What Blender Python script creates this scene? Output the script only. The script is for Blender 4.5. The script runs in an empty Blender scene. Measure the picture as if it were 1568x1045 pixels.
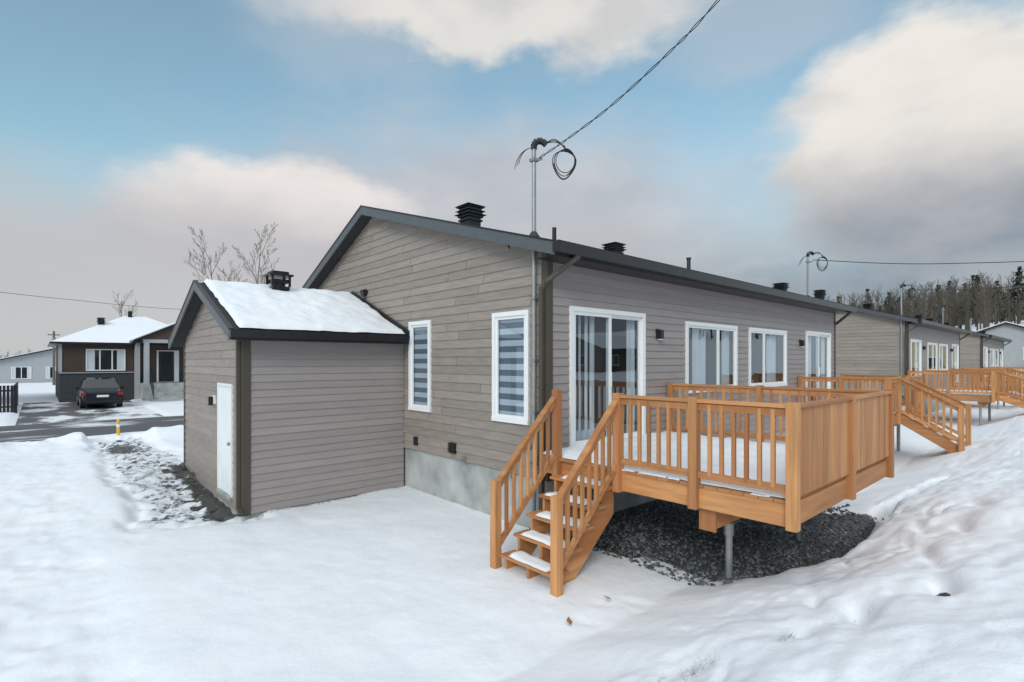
import bpy, bmesh, math, random
import numpy as np
from mathutils import Vector, Matrix
random.seed(7)
rng=np.random.default_rng(5)
sc=bpy.context.scene
sc.view_settings.view_transform='Standard'
sc.view_settings.look='None'
sc.view_settings.exposure=0
# ------------------------------------------------------------------ materials
def nt(name):
    m=bpy.data.materials.new(name); m.use_nodes=True
    n=m.node_tree; b=n.nodes['Principled BSDF']; return m,n,b
def mat(name,col,rough=.6,nscale=4,namt=.12,bump=0,bscale=60,stretch=(1,1,1),var=.0,metal=0,spec=.5,lo=.25,hi=.75,hue=0):
    m,n,b=nt(name); N=n.nodes; L=n.links
    tc=N.new('ShaderNodeTexCoord'); mp=N.new('ShaderNodeMapping'); mp.inputs['Scale'].default_value=stretch
    L.new(tc.outputs['Object'],mp.inputs[0])
    at=N.new('ShaderNodeAttribute'); at.attribute_name='var'
    ad=N.new('ShaderNodeVectorMath'); ad.operation='ADD'; sc2=N.new('ShaderNodeVectorMath'); sc2.operation='SCALE'; sc2.inputs[0].default_value=(37,53,71)
    L.new(at.outputs['Fac'],sc2.inputs['Scale']); L.new(mp.outputs[0],ad.inputs[0]); L.new(sc2.outputs[0],ad.inputs[1])
    vec=ad.outputs[0] if var else mp.outputs[0]
    no=N.new('ShaderNodeTexNoise'); no.inputs['Scale'].default_value=nscale; no.inputs['Detail'].default_value=6
    L.new(vec,no.inputs['Vector'])
    mr=N.new('ShaderNodeMapRange'); mr.inputs[1].default_value=lo; mr.inputs[2].default_value=hi
    mr.inputs[3].default_value=1-namt; mr.inputs[4].default_value=1+namt
    L.new(no.outputs[0],mr.inputs[0])
    v=N.new('ShaderNodeMapRange'); v.inputs[3].default_value=1-var; v.inputs[4].default_value=1+var
    L.new(at.outputs['Fac'],v.inputs[0])
    mu=N.new('ShaderNodeMath'); mu.operation='MULTIPLY'; L.new(mr.outputs[0],mu.inputs[0]); L.new(v.outputs[0],mu.inputs[1])
    vm=N.new('ShaderNodeVectorMath'); vm.operation='SCALE'; vm.inputs[0].default_value=col
    L.new(mu.outputs[0],vm.inputs['Scale'])
    if hue:
        mx=N.new('ShaderNodeMix'); mx.data_type='RGBA'; n3=N.new('ShaderNodeTexNoise'); n3.inputs['Scale'].default_value=nscale*.25; n3.inputs['Detail'].default_value=3; L.new(vec,n3.inputs['Vector'])
        r3=N.new('ShaderNodeMapRange'); r3.inputs[1].default_value=.4; r3.inputs[2].default_value=.7; r3.inputs[4].default_value=hue; L.new(n3.outputs[0],r3.inputs[0])
        L.new(r3.outputs[0],mx.inputs[0]); L.new(vm.outputs[0],mx.inputs[6]); mx.inputs[7].default_value=(col[0]*.72,col[1]*.5,col[2]*.42,1); L.new(mx.outputs[2],b.inputs['Base Color'])
    else: L.new(vm.outputs[0],b.inputs['Base Color'])
    b.inputs['Roughness'].default_value=rough; b.inputs['Metallic'].default_value=metal
    b.inputs['Specular IOR Level'].default_value=spec
    if bump:
        n2=N.new('ShaderNodeTexNoise'); n2.inputs['Scale'].default_value=bscale; n2.inputs['Detail'].default_value=5
        L.new(vec,n2.inputs['Vector'])
        bp=N.new('ShaderNodeBump'); bp.inputs['Strength'].default_value=bump; bp.inputs['Distance'].default_value=.01
        L.new(n2.outputs[0],bp.inputs['Height']); L.new(bp.outputs[0],b.inputs['Normal'])
    return m
SIDE=mat('siding_mauve',(.315,.273,.265),.5,2.0,.07,.25,40,(1,1,6),.06)
SIDEG=mat('siding_taupe_plank',(.288,.247,.218),.55,3,.14,.4,50,(1,1,8),.10)
TRIMB=mat('trim_brown',(.068,.056,.043),.5,3,.08,.0)
SLATE=mat('fascia_slate',(.085,.095,.105),.4,3,.08)
BLACK=mat('black_metal',(.012,.013,.015),.35,3,.1)
SHING=mat('asphalt_shingle',(.035,.036,.038),.9,30,.4,.6,80)
WHITE=mat('white_vinyl',(.80,.81,.82),.35,3,.03)
CONC=mat('concrete',(.38,.39,.385),.85,2.0,.38,.4,30)
STEEL=mat('galvanised_steel',(.34,.35,.36),.45,8,.15,metal=.6)
CEDAR=mat('cedar_wood_vertical',(.49,.235,.092),.6,16,.36,.3,60,(1,1,.09),.28,hue=.75)
CEDH=mat('cedar_wood_horizontal',(.49,.235,.092),.6,16,.36,.3,60,(.09,.09,1),.28,hue=.75)
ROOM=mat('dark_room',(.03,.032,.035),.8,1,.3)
CURT=mat('curtain_sheer',(.62,.64,.67),.9,3,.08)
BLIND=mat('zebra_blind_dark',(.14,.18,.23),.8,3,.08)
BLIND2=mat('zebra_blind_light',(.62,.67,.74),.8,3,.08)
DOORW=mat('white_door',(.80,.82,.84),.4,3,.03)
PLASG=mat('grey_plastic',(.22,.23,.24),.5,3,.06)
WIRE=mat('wire_black',(.015,.015,.016),.5,3,.1)
BARK=mat('bark',(.13,.11,.10),.9,6,.3)
FARB=mat('far_bark',(.095,.078,.062),.95,.2,.35)
PINE=mat('pine_needles',(.035,.052,.03),.95,.3,.4)
BRICK=mat('dark_brick',(.05,.053,.06),.85,9,.4,.4,30)
WOODS=mat('brown_plank_siding',(.075,.045,.033),.6,5,.25,.2,30,(1,1,8))
STONEM=mat('gravel_stones',(.115,.128,.14),.75,3,.3,.5,60,var=.75)
PAVER=mat('dark_paver',(.07,.068,.066),.85,6,.4,.5,40,var=.3)
GREYS=mat('light_grey_siding',(.40,.41,.43),.6,3,.06)
YEL=mat('yellow_marker',(.75,.42,.03),.5,3,.1)
YELH=mat('cream_siding',(.55,.46,.27),.6,3,.06)
CARP=mat('car_paint_dark',(.018,.02,.028),.22,3,.05,metal=.4)
RED=mat('tail_red',(.35,.01,.01),.3,3,.05)
TYRE=mat('tyre',(.012,.012,.012),.85,3,.1)
LEAF=mat('dry_leaf',(.28,.13,.05),.8,5,.2)
GRASS=mat('grass_tuft',(.07,.085,.03),.9,5,.3)

def glassmat(name,tint,refl):
    m,n,b=nt(name); N=n.nodes; L=n.links; N.remove(b); o=N['Material Output']
    t=N.new('ShaderNodeBsdfTransparent'); t.inputs[0].default_value=(*tint,1)
    g=N.new('ShaderNodeBsdfGlossy'); g.inputs['Roughness'].default_value=.01; g.inputs[0].default_value=(.85,.9,.93,1)
    lw=N.new('ShaderNodeLayerWeight'); lw.inputs[0].default_value=.5
    pw=N.new('ShaderNodeMath'); pw.operation='POWER'; pw.inputs[1].default_value=4; L.new(lw.outputs['Facing'],pw.inputs[0])
    mr=N.new('ShaderNodeMapRange'); mr.inputs[3].default_value=refl; mr.inputs[4].default_value=.95
    L.new(pw.outputs[0],mr.inputs[0])
    tc=N.new('ShaderNodeTexCoord'); no=N.new('ShaderNodeTexNoise'); no.inputs['Scale'].default_value=1.1
    L.new(tc.outputs['Object'],no.inputs['Vector'])
    bp=N.new('ShaderNodeBump'); bp.inputs['Strength'].default_value=.06; bp.inputs['Distance'].default_value=.02
    L.new(no.outputs[0],bp.inputs['Height']); L.new(bp.outputs[0],g.inputs['Normal'])
    mx=N.new('ShaderNodeMixShader'); L.new(mr.outputs[0],mx.inputs[0]); L.new(t.outputs[0],mx.inputs[1]); L.new(g.outputs[0],mx.inputs[2])
    L.new(mx.outputs[0],o.inputs[0]); return m
GLASS=glassmat('window_glass',(.78,.83,.86),.14)
CARG=mat('dark_glass',(.02,.025,.03),.05,3,.05)

def snowmat(name,masks=False):
    m,n,b=nt(name); N=n.nodes; L=n.links
    tc=N.new('ShaderNodeTexCoord')
    def noise(s,d=6,r=.6):
        x=N.new('ShaderNodeTexNoise'); x.inputs['Scale'].default_value=s; x.inputs['Detail'].default_value=d; x.inputs['Roughness'].default_value=r
        L.new(tc.outputs['Object'],x.inputs['Vector']); return x.outputs[0]
    def mixc(f,a,bb):
        x=N.new('ShaderNodeMix'); x.data_type='RGBA'
        for s,v in ((x.inputs[0],f),(x.inputs[6],a),(x.inputs[7],bb)):
            if isinstance(v,(tuple,list)): s.default_value=(*v,1)
            elif isinstance(v,float): s.default_value=v
            else: L.new(v,s)
        return x.outputs[2]
    n1=noise(1.5,8,.65)
    col=mixc(n1,(.76,.81,.88),(.88,.90,.93))
    if masks:
        at=N.new('ShaderNodeVertexColor'); at.layer_name='mask'
        sp=N.new('ShaderNodeSeparateColor'); L.new(at.outputs[0],sp.inputs[0])
        def thr(sock,ns,lo,hi,amt):
            ad=N.new('ShaderNodeMath'); ad.operation='MULTIPLY_ADD'; L.new(ns,ad.inputs[0]); ad.inputs[1].default_value=amt; L.new(sock,ad.inputs[2])
            mr=N.new('ShaderNodeMapRange'); mr.interpolation_type='SMOOTHSTEP'; mr.inputs[1].default_value=lo+amt*.5; mr.inputs[2].default_value=hi+amt*.5
            L.new(ad.outputs[0],mr.inputs[0]); return mr.outputs[0]
        n5=noise(5,8,.68); n20=noise(30,6)
        asph=mixc(n20,(.035,.036,.038),(.13,.125,.12))
        grav_shade=mixc(n20,(.03,.035,.04),(.13,.14,.15))  # gravel colour, also used as painted shade on the hollow's steep side
        dark_tone=mixc(n5,(.025,.022,.018),(.065,.065,.035))  # dark brown tone for pits, trench, crevices and wall feet
        # slushy grey snow in the trodden path
        slush=thr(sp.outputs[1],noise(3,8,.6),.22,.55,.5)
        sm=N.new('ShaderNodeMath'); sm.operation='MULTIPLY'; L.new(slush,sm.inputs[0]); sm.inputs[1].default_value=.55
        col=mixc(sm.outputs[0],col,(.52,.55,.60))
        col=mixc(thr(sp.outputs[1],n5,.40,.52,.95),col,asph)
        col=mixc(thr(sp.outputs[0],n20,.42,.52,.4),col,grav_shade)
        col=mixc(thr(sp.outputs[2],n5,.45,.55,.6),col,dark_tone)
    L.new(col,b.inputs['Base Color'])
    b.inputs['Roughness'].default_value=.6; b.inputs['Specular IOR Level'].default_value=.3
    b1=N.new('ShaderNodeBump'); b1.inputs['Strength'].default_value=.4; b1.inputs['Distance'].default_value=.05
    L.new(noise(4,8,.55),b1.inputs['Height'])
    b2=N.new('ShaderNodeBump'); b2.inputs['Strength'].default_value=.45; b2.inputs['Distance'].default_value=.008
    L.new(noise(55,5,.65),b2.inputs['Height']); L.new(b1.outputs[0],b2.inputs['Normal'])
    L.new(b2.outputs[0],b.inputs['Normal'])
    return m
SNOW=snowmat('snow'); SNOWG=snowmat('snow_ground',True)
def roadmat(name,lo,hi,sc_=0.8,st=(1,1,1)):
    m,n,b=nt(name); N=n.nodes; L=n.links
    tc=N.new('ShaderNodeTexCoord'); mp=N.new('ShaderNodeMapping'); mp.inputs['Scale'].default_value=st; L.new(tc.outputs['Object'],mp.inputs[0])
    a=N.new('ShaderNodeTexNoise'); a.inputs['Scale'].default_value=sc_; a.inputs['Detail'].default_value=8; a.inputs['Roughness'].default_value=.6; L.new(mp.outputs[0],a.inputs['Vector'])
    r=N.new('ShaderNodeMapRange'); r.inputs[1].default_value=lo; r.inputs[2].default_value=hi; L.new(a.outputs[0],r.inputs[0])
    x=N.new('ShaderNodeMix'); x.data_type='RGBA'; x.inputs[6].default_value=(.085,.085,.09,1); x.inputs[7].default_value=(.75,.77,.8,1)
    L.new(r.outputs[0],x.inputs[0]); L.new(x.outputs[2],b.inputs['Base Color']); b.inputs['Roughness'].default_value=.7
    return m
ROADM=roadmat('wet_asphalt_road',.55,.66,.9,(.35,1,1)); DRIVEM=roadmat('asphalt_driveway',.47,.56,.45,(1,.5,1))
# ------------------------------------------------------------------ mesh builder
class MB:
    def __init__(s): s.v=[];s.f=[];s.m=[];s.va=[];s.mats=[];s.T=lambda p:p
    def mi(s,m):
        if m not in s.mats: s.mats.append(m)
        return s.mats.index(m)
    def add(s,vs,fs,m,var=None):
        o=len(s.v); s.v+= [tuple(s.T(p)) for p in vs]; k=s.mi(m); r=random.random() if var is None else var
        for f in fs: s.f.append([o+i for i in f]); s.m.append(k); s.va.append(r)
    def quad(s,a,b,c,d,m,var=None): s.add([a,b,c,d],[(0,1,2,3)],m,var)
    def box(s,x0,x1,y0,y1,z0,z1,m,var=None):
        if m is CEDAR and (z1-z0)<max(x1-x0,y1-y0): m=CEDH
        s.add([(x0,y0,z0),(x1,y0,z0),(x1,y1,z0),(x0,y1,z0),(x0,y0,z1),(x1,y0,z1),(x1,y1,z1),(x0,y1,z1)],
          [(0,3,2,1),(4,5,6,7),(0,1,5,4),(1,2,6,5),(2,3,7,6),(3,0,4,7)],m,var)
    def prism(s,poly,axis,a,b,m,var=None):
        n=len(poly)
        def P(q,t): return {0:(t,q[0],q[1]),1:(q[0],t,q[1]),2:(q[0],q[1],t)}[axis]
        vs=[P(q,a) for q in poly]+[P(q,b) for q in poly]
        fs=[tuple(range(n)),tuple(range(2*n-1,n-1,-1))]+[(i,i+n,(i+1)%n+n,(i+1)%n) for i in range(n)]
        s.add(vs,fs,m,var)
    def beam(s,p0,p1,w,h,m,vert=False,var=None):
        p0=Vector(p0);p1=Vector(p1); d=(p1-p0).normalized()
        if m is CEDAR and abs(d.z)<.8: m=CEDH
        up=Vector((0,0,1)); side=d.cross(up)
        if side.length<1e-3: side=Vector((1,0,0))
        side.normalize(); u=side.cross(d)
        if vert: u=up
        vs=[]
        for p in (p0,p1):
            for a,b in ((-1,-1),(1,-1),(1,1),(-1,1)): vs.append(p+side*w/2*a+u*h/2*b)
        s.add(vs,[(0,1,2,3),(7,6,5,4),(0,4,5,1),(1,5,6,2),(2,6,7,3),(3,7,4,0)],m,var)
    def cyl(s,p0,p1,r0,r1,m,n=8,caps=True,var=None):
        p0=Vector(p0);p1=Vector(p1); d=(p1-p0)
        if d.length<1e-6: return
        d.normalize(); a=d.orthogonal().normalized(); b=d.cross(a); vs=[]
        for p,r in ((p0,r0),(p1,r1)):
            for i in range(n):
                t=2*math.pi*i/n; vs.append(p+a*r*math.cos(t)+b*r*math.sin(t))
        fs=[(i,(i+1)%n,(i+1)%n+n,i+n) for i in range(n)]
        if caps: fs+=[tuple(range(n-1,-1,-1)),tuple(range(n,2*n))]
        s.add(vs,fs,m,var)
    def tube(s,pts,r,m,n=6):
        for i in range(len(pts)-1): s.cyl(pts[i],pts[i+1],r,r,m,n,True,.5)
    def build(s,name,parent=None,bevel=0,smooth=False,recalc=True):
        me=bpy.data.meshes.new(name); me.from_pydata(s.v,[],s.f)
        for m in s.mats: me.materials.append(m)
        me.polygons.foreach_set('material_index',s.m)
        at=me.attributes.new('var','FLOAT','FACE'); at.data.foreach_set('value',s.va)
        if recalc:
            bm=bmesh.new(); bm.from_mesh(me); bmesh.ops.recalc_face_normals(bm,faces=bm.faces); bm.to_mesh(me); bm.free()
        if smooth: me.polygons.foreach_set('use_smooth',[True]*len(me.polygons))
        ob=bpy.data.objects.new(name,me); sc.collection.objects.link(ob)
        if parent: ob.parent=parent
        if bevel:
            md=ob.modifiers.new('b','BEVEL'); md.width=bevel; md.segments=2; md.limit_method='ANGLE'
        return ob
def empty(name,loc=(0,0,0)):
    e=bpy.data.objects.new(name,None); sc.collection.objects.link(e); return e
# ------------------------------------------------------------------ noise
PT=rng.random((256,256))
def vn(x,y):
    xi=np.floor(x).astype(int); yi=np.floor(y).astype(int); fx=x-xi; fy=y-yi
    fx=fx*fx*(3-2*fx); fy=fy*fy*(3-2*fy)
    a=PT[xi%256,yi%256];b=PT[(xi+1)%256,yi%256];c=PT[xi%256,(yi+1)%256];d=PT[(xi+1)%256,(yi+1)%256]
    return (a*(1-fx)+b*fx)*(1-fy)+(c*(1-fx)+d*fx)*fy-.5
def fbm(x,y,o=4):
    r=0;a=1
    for i in range(o): r=r+a*vn(x*2**i+17*i,y*2**i+31*i); a*=.5
    return r
def ss(a,b,x):
    t=np.clip((x-a)/(b-a),0,1); return t*t*(3-2*t)
PITS=((4.28,1.12,.24,.09,.22),(4.85,.74,.20,.08,.18),(3.75,1.3,.12,.05,.06),(6.1,1.05,.3,.05,.08),(5.6,.9,.2,.05,.07),(3.05,1.5,.25,.03,.05),(6.9,.9,.25,.05,.07),(4.6,1.5,.18,.05,.06),(8.0,.9,.3,.06,.08),(7.2,1.3,.3,.05,.06))
FR=random.Random(9); FOOT=[(3.9,3.3,.6),(4.6,3.2,.7),(4.3,3.4,.5),(.25,5.2,.5),(1.0,9.0,.5)]
for k in range(60): FOOT.append((FR.uniform(.9,2.2),FR.uniform(9.4,20),.8))
for k in range(12): FOOT.append((FR.uniform(-1.6,.3),FR.uniform(6,14),.4))
FOOT=[(a,b,c,FR.uniform(-.9,.9)) for a,b,c in FOOT]
def hollow(X,Y):
    edge=2.25-.42*ss(5.9,7.0,X)+.20*ss(8.4,9.6,X)+.16*vn(X*2.2,X*0+7)
    return ss(5.45,5.95,X+.25*vn(Y*2,Y*0+2)-.25*ss(3.2,2.3,Y))*(1-ss(9.0,9.7,X))*ss(-.14,.16,Y-edge)
def trench(X,Y,o=0,w=.13): return ss(8.7,9.2,X)*(1-ss(11.6,12.4,X))*np.exp(-((Y-(2.12-o-.115*(X-9.2)+.10*vn(X*3,X*0)))/(w*(1-.12*(X-9))))**2)
def crev(X,Y):
    f=fbm(X*.9+4,Y*2.6+2,3); return np.exp(-(f/.03)**2)*ss(.12,.3,vn(X*1.1+9,Y*1.3))
def terrain(X,Y,foot=True):
    X=np.asarray(X,float);Y=np.asarray(Y,float)
    z=np.full(X.shape,-2.5)
    meander=.35*vn(X*.5,X*0+3.3)+.12*vn(X*2,Y*0+9)
    yb=Y-meander
    bank=1.18*(1-np.clip((yb-.05)/3.05,0,1))
    bank=np.where(bank>0,bank,0); bank=bank*.75+.25*1.18*(1-ss(.0,3.2,yb))
    z=z+bank
    onb=ss(.05,.5,bank)*ss(-30,-3,Y)
    z=z+onb*(.09*fbm(X*1.1,Y*1.6,3)+.04*np.minimum(fbm(X*3.4,Y*6.0,2),.12)+.018*fbm(X*11,Y*15,2))
    z=z-onb*.05*crev(X,Y)
    z=z+.05*fbm(X*.5,Y*.5,3)+.018*fbm(X*2.6,Y*2.6,3)
    left=(1-ss(.3,.9,X+.3*vn(Y*1.2,Y*0)))*ss(2.5,3.5,Y)
    z=z-left*.05+left*.04*fbm(X*4.5,Y*4.5,3)*(np.abs(X)<12)
    pth=ss(.9,1.2,X+.3*vn(Y*1.5,Y*0+5))*(1-ss(2.6,2.9,X))*ss(8.9,9.6,Y+.4*(X-1.8))*(1-ss(21.5,22.5,Y))
    z=z-pth*.10+pth*.10*fbm(X*5,Y*5,3)
    z=z+.22*ss(10,13.5,Y)*(1-ss(15,20,Y))
    z=z+.24*np.exp(-((Y-21.2)/.8)**2)*(1+1.3*fbm(X*.9,Y*.9,3))*(1-pth*.9)
    h=hollow(X,Y)
    z=np.where((Y<6.5),z*(1-h)+h*(-2.5+.02*fbm(X*4,Y*4,2)),z)
    z=z-.30*trench(X,Y)
    for (px,py,a,b,dp) in PITS:
        z=z-dp*np.exp(-(((X-px)*.95+(Y-py)*.3)/a)**2-(((Y-py)*.95-(X-px)*.3)/b)**2)
    if foot:
        for (px,py,am,an) in FOOT:
            w=(np.abs(X-px)<.4)&(np.abs(Y-py)<.4)
            dx=X[w]-px; dy=Y[w]-py; c,s=math.cos(an),math.sin(an); dx,dy=dx*c+dy*s,dy*c-dx*s
            r2=(dx/.07)**2+(dy/.14)**2
            z[w]=z[w]-.035*am*np.exp(-r2)
    fl=ss(22.3,22.8,Y); z=z*(1-fl)+fl*(-2.63+.25*ss(29.2,30.5,Y)*0.4+.05*fbm(X*.5,Y*.5,3)*ss(29.5,31,Y))
    road=ss(22.4,22.7,Y)*(1-ss(29.3,29.6,Y)); z=np.where(road>0,z*(1-road)+road*(-2.64),z)
    dr=ss(-1.1,-.6,X)*(1-ss(4.3,4.8,X))*ss(29,29.3,Y)*(1-ss(44,46,Y)); z=z*(1-dr)+dr*(-2.64)
    hx=ss(48,140,X)
    hy=1-ss(-5,110,Y)
    z=z+hx*(2+8.5*hy)*(1-ss(60,180,Y))+ss(150,320,X)*8*(1-ss(80,260,Y))+hx*.8*fbm(X*.05,Y*.05,3)
    return z
def axis(segs):
    return np.concatenate([np.arange(a,b,st) for a,b,st in segs])
xs=axis([(-700,-100,60),(-100,-20,8),(-20,-5,.5),(-5,-2,.12),(-2,7,.04),(7,13,.06),(13,20,.16),(20,60,.8),(60,200,4),(200,1000,60)])
ys=axis([(-700,-100,60),(-100,-20,8),(-20,-2,.6),(-2,-.3,.15),(-.3,4,.035),(4,6.5,.045),(6.5,14,.06),(14,24,.10),(24,60,.8),(60,200,5),(200,1000,60)])
GX,GY=np.meshgrid(xs,ys); GZ=terrain(GX,GY)
nx=len(xs); ny=len(ys)
co=np.stack([GX,GY,GZ],-1).reshape(-1,3)
i=np.arange(nx-1)[None,:]; j=np.arange(ny-1)[:,None]
q=np.stack([j*nx+i,j*nx+i+1,(j+1)*nx+i+1,(j+1)*nx+i],-1).reshape(-1,4)
me=bpy.data.meshes.new('ground'); me.vertices.add(len(co)); me.vertices.foreach_set('co',co.ravel())
me.loops.add(q.size); me.loops.foreach_set('vertex_index',q.ravel().astype(np.int32))
me.polygons.add(len(q)); me.polygons.foreach_set('loop_start',np.arange(0,q.size,4,dtype=np.int32))
me.update(calc_edges=True); me.polygons.foreach_set('use_smooth',[True]*len(q))
X=co[:,0];Y=co[:,1]
R=np.clip(hollow(X,Y)*1.15,0,1)*(Y<5.6)  # gravel bed, extended up the bank side as painted shadow
pn=vn(Y*1.5,Y*0+5)
G=ss(1.0,1.4,X+.25*pn)*(1-ss(2.5,2.6,X))*ss(9.0,10.0,Y)*(1-ss(21,22,Y))*.42
G=np.maximum(G,ss(1.95,2.25,X)*(1-ss(2.5,2.6,X))*ss(9.3,9.6,Y)*(1-ss(14.0,14.6,Y))*.60)
G=np.maximum(G,.60*np.exp(-((X-1.8)/.8)**2-((Y-18.6)/3.0)**2))
G=np.maximum(G,.20*(1-ss(.3,.9,X+.3*vn(Y*1.2,Y*0)))*ss(-2.2,-.8,X)*ss(6.5,9.5,Y)*(1-ss(19,21,Y)))
B=np.zeros_like(X)
for (px,py,a,b) in ((4.28,1.12,.17,.06),(4.85,.74,.13,.05)):
    B=np.maximum(B,np.exp(-(((X-px)*.95+(Y-py)*.3)/a)**2-(((Y-py)*.95-(X-px)*.3)/b)**2))
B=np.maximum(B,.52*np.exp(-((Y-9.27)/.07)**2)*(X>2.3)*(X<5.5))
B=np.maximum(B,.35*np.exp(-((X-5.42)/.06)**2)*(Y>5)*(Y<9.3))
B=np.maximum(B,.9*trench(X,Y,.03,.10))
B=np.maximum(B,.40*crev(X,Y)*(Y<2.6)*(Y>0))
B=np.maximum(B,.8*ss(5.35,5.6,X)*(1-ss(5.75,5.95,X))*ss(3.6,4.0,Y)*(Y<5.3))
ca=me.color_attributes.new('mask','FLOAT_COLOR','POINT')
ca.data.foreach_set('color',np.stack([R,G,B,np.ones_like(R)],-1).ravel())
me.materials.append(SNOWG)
g=bpy.data.objects.new('ground',me); sc.collection.objects.link(g)
def tz(x,y): return float(terrain(np.array([x]),np.array([y]),False)[0])
mb=MB(); mb.quad((-300,22.75,-2.6),(300,22.75,-2.6),(300,29.3,-2.6),(-300,29.3,-2.6),ROADM); mb.build('road')
mb=MB(); mb.quad((-.7,29.3,-2.595),(4.4,29.3,-2.595),(4.4,44,-2.56),(-.7,44,-2.56),DRIVEM); mb.build('driveway')
# gravel
ico=bmesh.new(); bmesh.ops.create_icosphere(ico,subdivisions=1,radius=1); iv=np.array([v.co[:] for v in ico.verts]); iff=[[v.index for v in f.verts] for f in ico.faces]; ico.free()
mb=MB()
GXs=np.random.default_rng(2).uniform(5.4,9.9,8500); GYs=np.random.default_rng(3).uniform(1.6,5.25,8500); GZs=terrain(GXs,GYs)
for x,y,z in zip(GXs,GYs,GZs):
    s=random.uniform(.009,.027)*(1.7 if random.random()<.08 else 1)
    r=[random.uniform(.6,1.2) for _ in range(3)]; a=random.uniform(0,6.28); c,sn=math.cos(a),math.sin(a)
    if z>-2.36: continue
    vs=[(x+s*(p[0]*r[0]*c-p[1]*r[1]*sn),y+s*(p[0]*r[0]*sn+p[1]*r[1]*c),z+s*.3+s*p[2]*r[2]*.8) for p in iv*(1+.25*np.array([[random.uniform(-1,1)] for _ in iv]))]
    mb.add(vs,iff,STONEM)
mb.build('gravel',recalc=False)
mb=MB()
y=9.6
while y<13.6:
    for x in (2.08,2.29):
        z=tz(x,y)+.02; mb.box(x-.1,x+.1,y,y+.19,z-.06,z-random.uniform(0,.05),PAVER)
    y+=.2
mb.build('paver_strip',bevel=.006)
# ------------------------------------------------------------------ walls
def siding(mb,s0,s1,z0,z1,h,ops,m,lim=None,joints=False,out=.016):
    n=int(math.ceil((z1-z0)/h))
    for i in range(n):
        zb=z0+i*h; zt=min(zb+h,z1)
        cuts=sorted({zb,zt}|{z for o in ops for z in o[2:4] if zb<z<zt})
        jl=[]
        if joints:
            p=s0+random.uniform(.3,3.2)
            while p<s1: jl.append(p); p+=random.uniform(2.2,3.6)
        rv=random.random()
        for a,b in zip(cuts[:-1],cuts[1:]):
            iv=[(s0,s1)]
            for o in ops:
                if o[2]<=a+1e-6 and o[3]>=b-1e-6:
                    nv=[]
                    for u,w in iv:
                        if o[1]<=u or o[0]>=w: nv.append((u,w)); continue
                        if o[0]>u: nv.append((u,o[0]))
                        if o[1]<w: nv.append((o[1],w))
                    iv=nv
            na=out*(1-(a-zb)/h)+.002; nb=out*(1-(b-zb)/h)+.002
            for u,w in iv:
                pts=[u]+[q for q in jl if u+.05<q<w-.05]+[w]
                for k in range(len(pts)-1):
                    p,q=pts[k]+(.003 if k else 0),pts[k+1]-(.003 if k<len(pts)-2 else 0)
                    pa,qa,pb,qb=p,q,p,q
                    if lim:
                        la,ra=lim(a); lb,rb=lim(b)
                        pa,qa=max(p,la),min(q,ra); pb,qb=max(p,lb),min(q,rb)
                        if pa>=qa: continue
                        if pb>qb: pb=qb=min(max(pa,(pb+qb)/2),qa)
                    var=rv if not joints else random.random()
                    mb.quad((pa,na,a),(qa,na,a),(qb,nb,b),(pb,nb,b),m,var)
                    if a==zb: mb.quad((pa,na,a),(qa,na,a),(qa,-.01,a),(pa,-.01,a),m,var)
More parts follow.
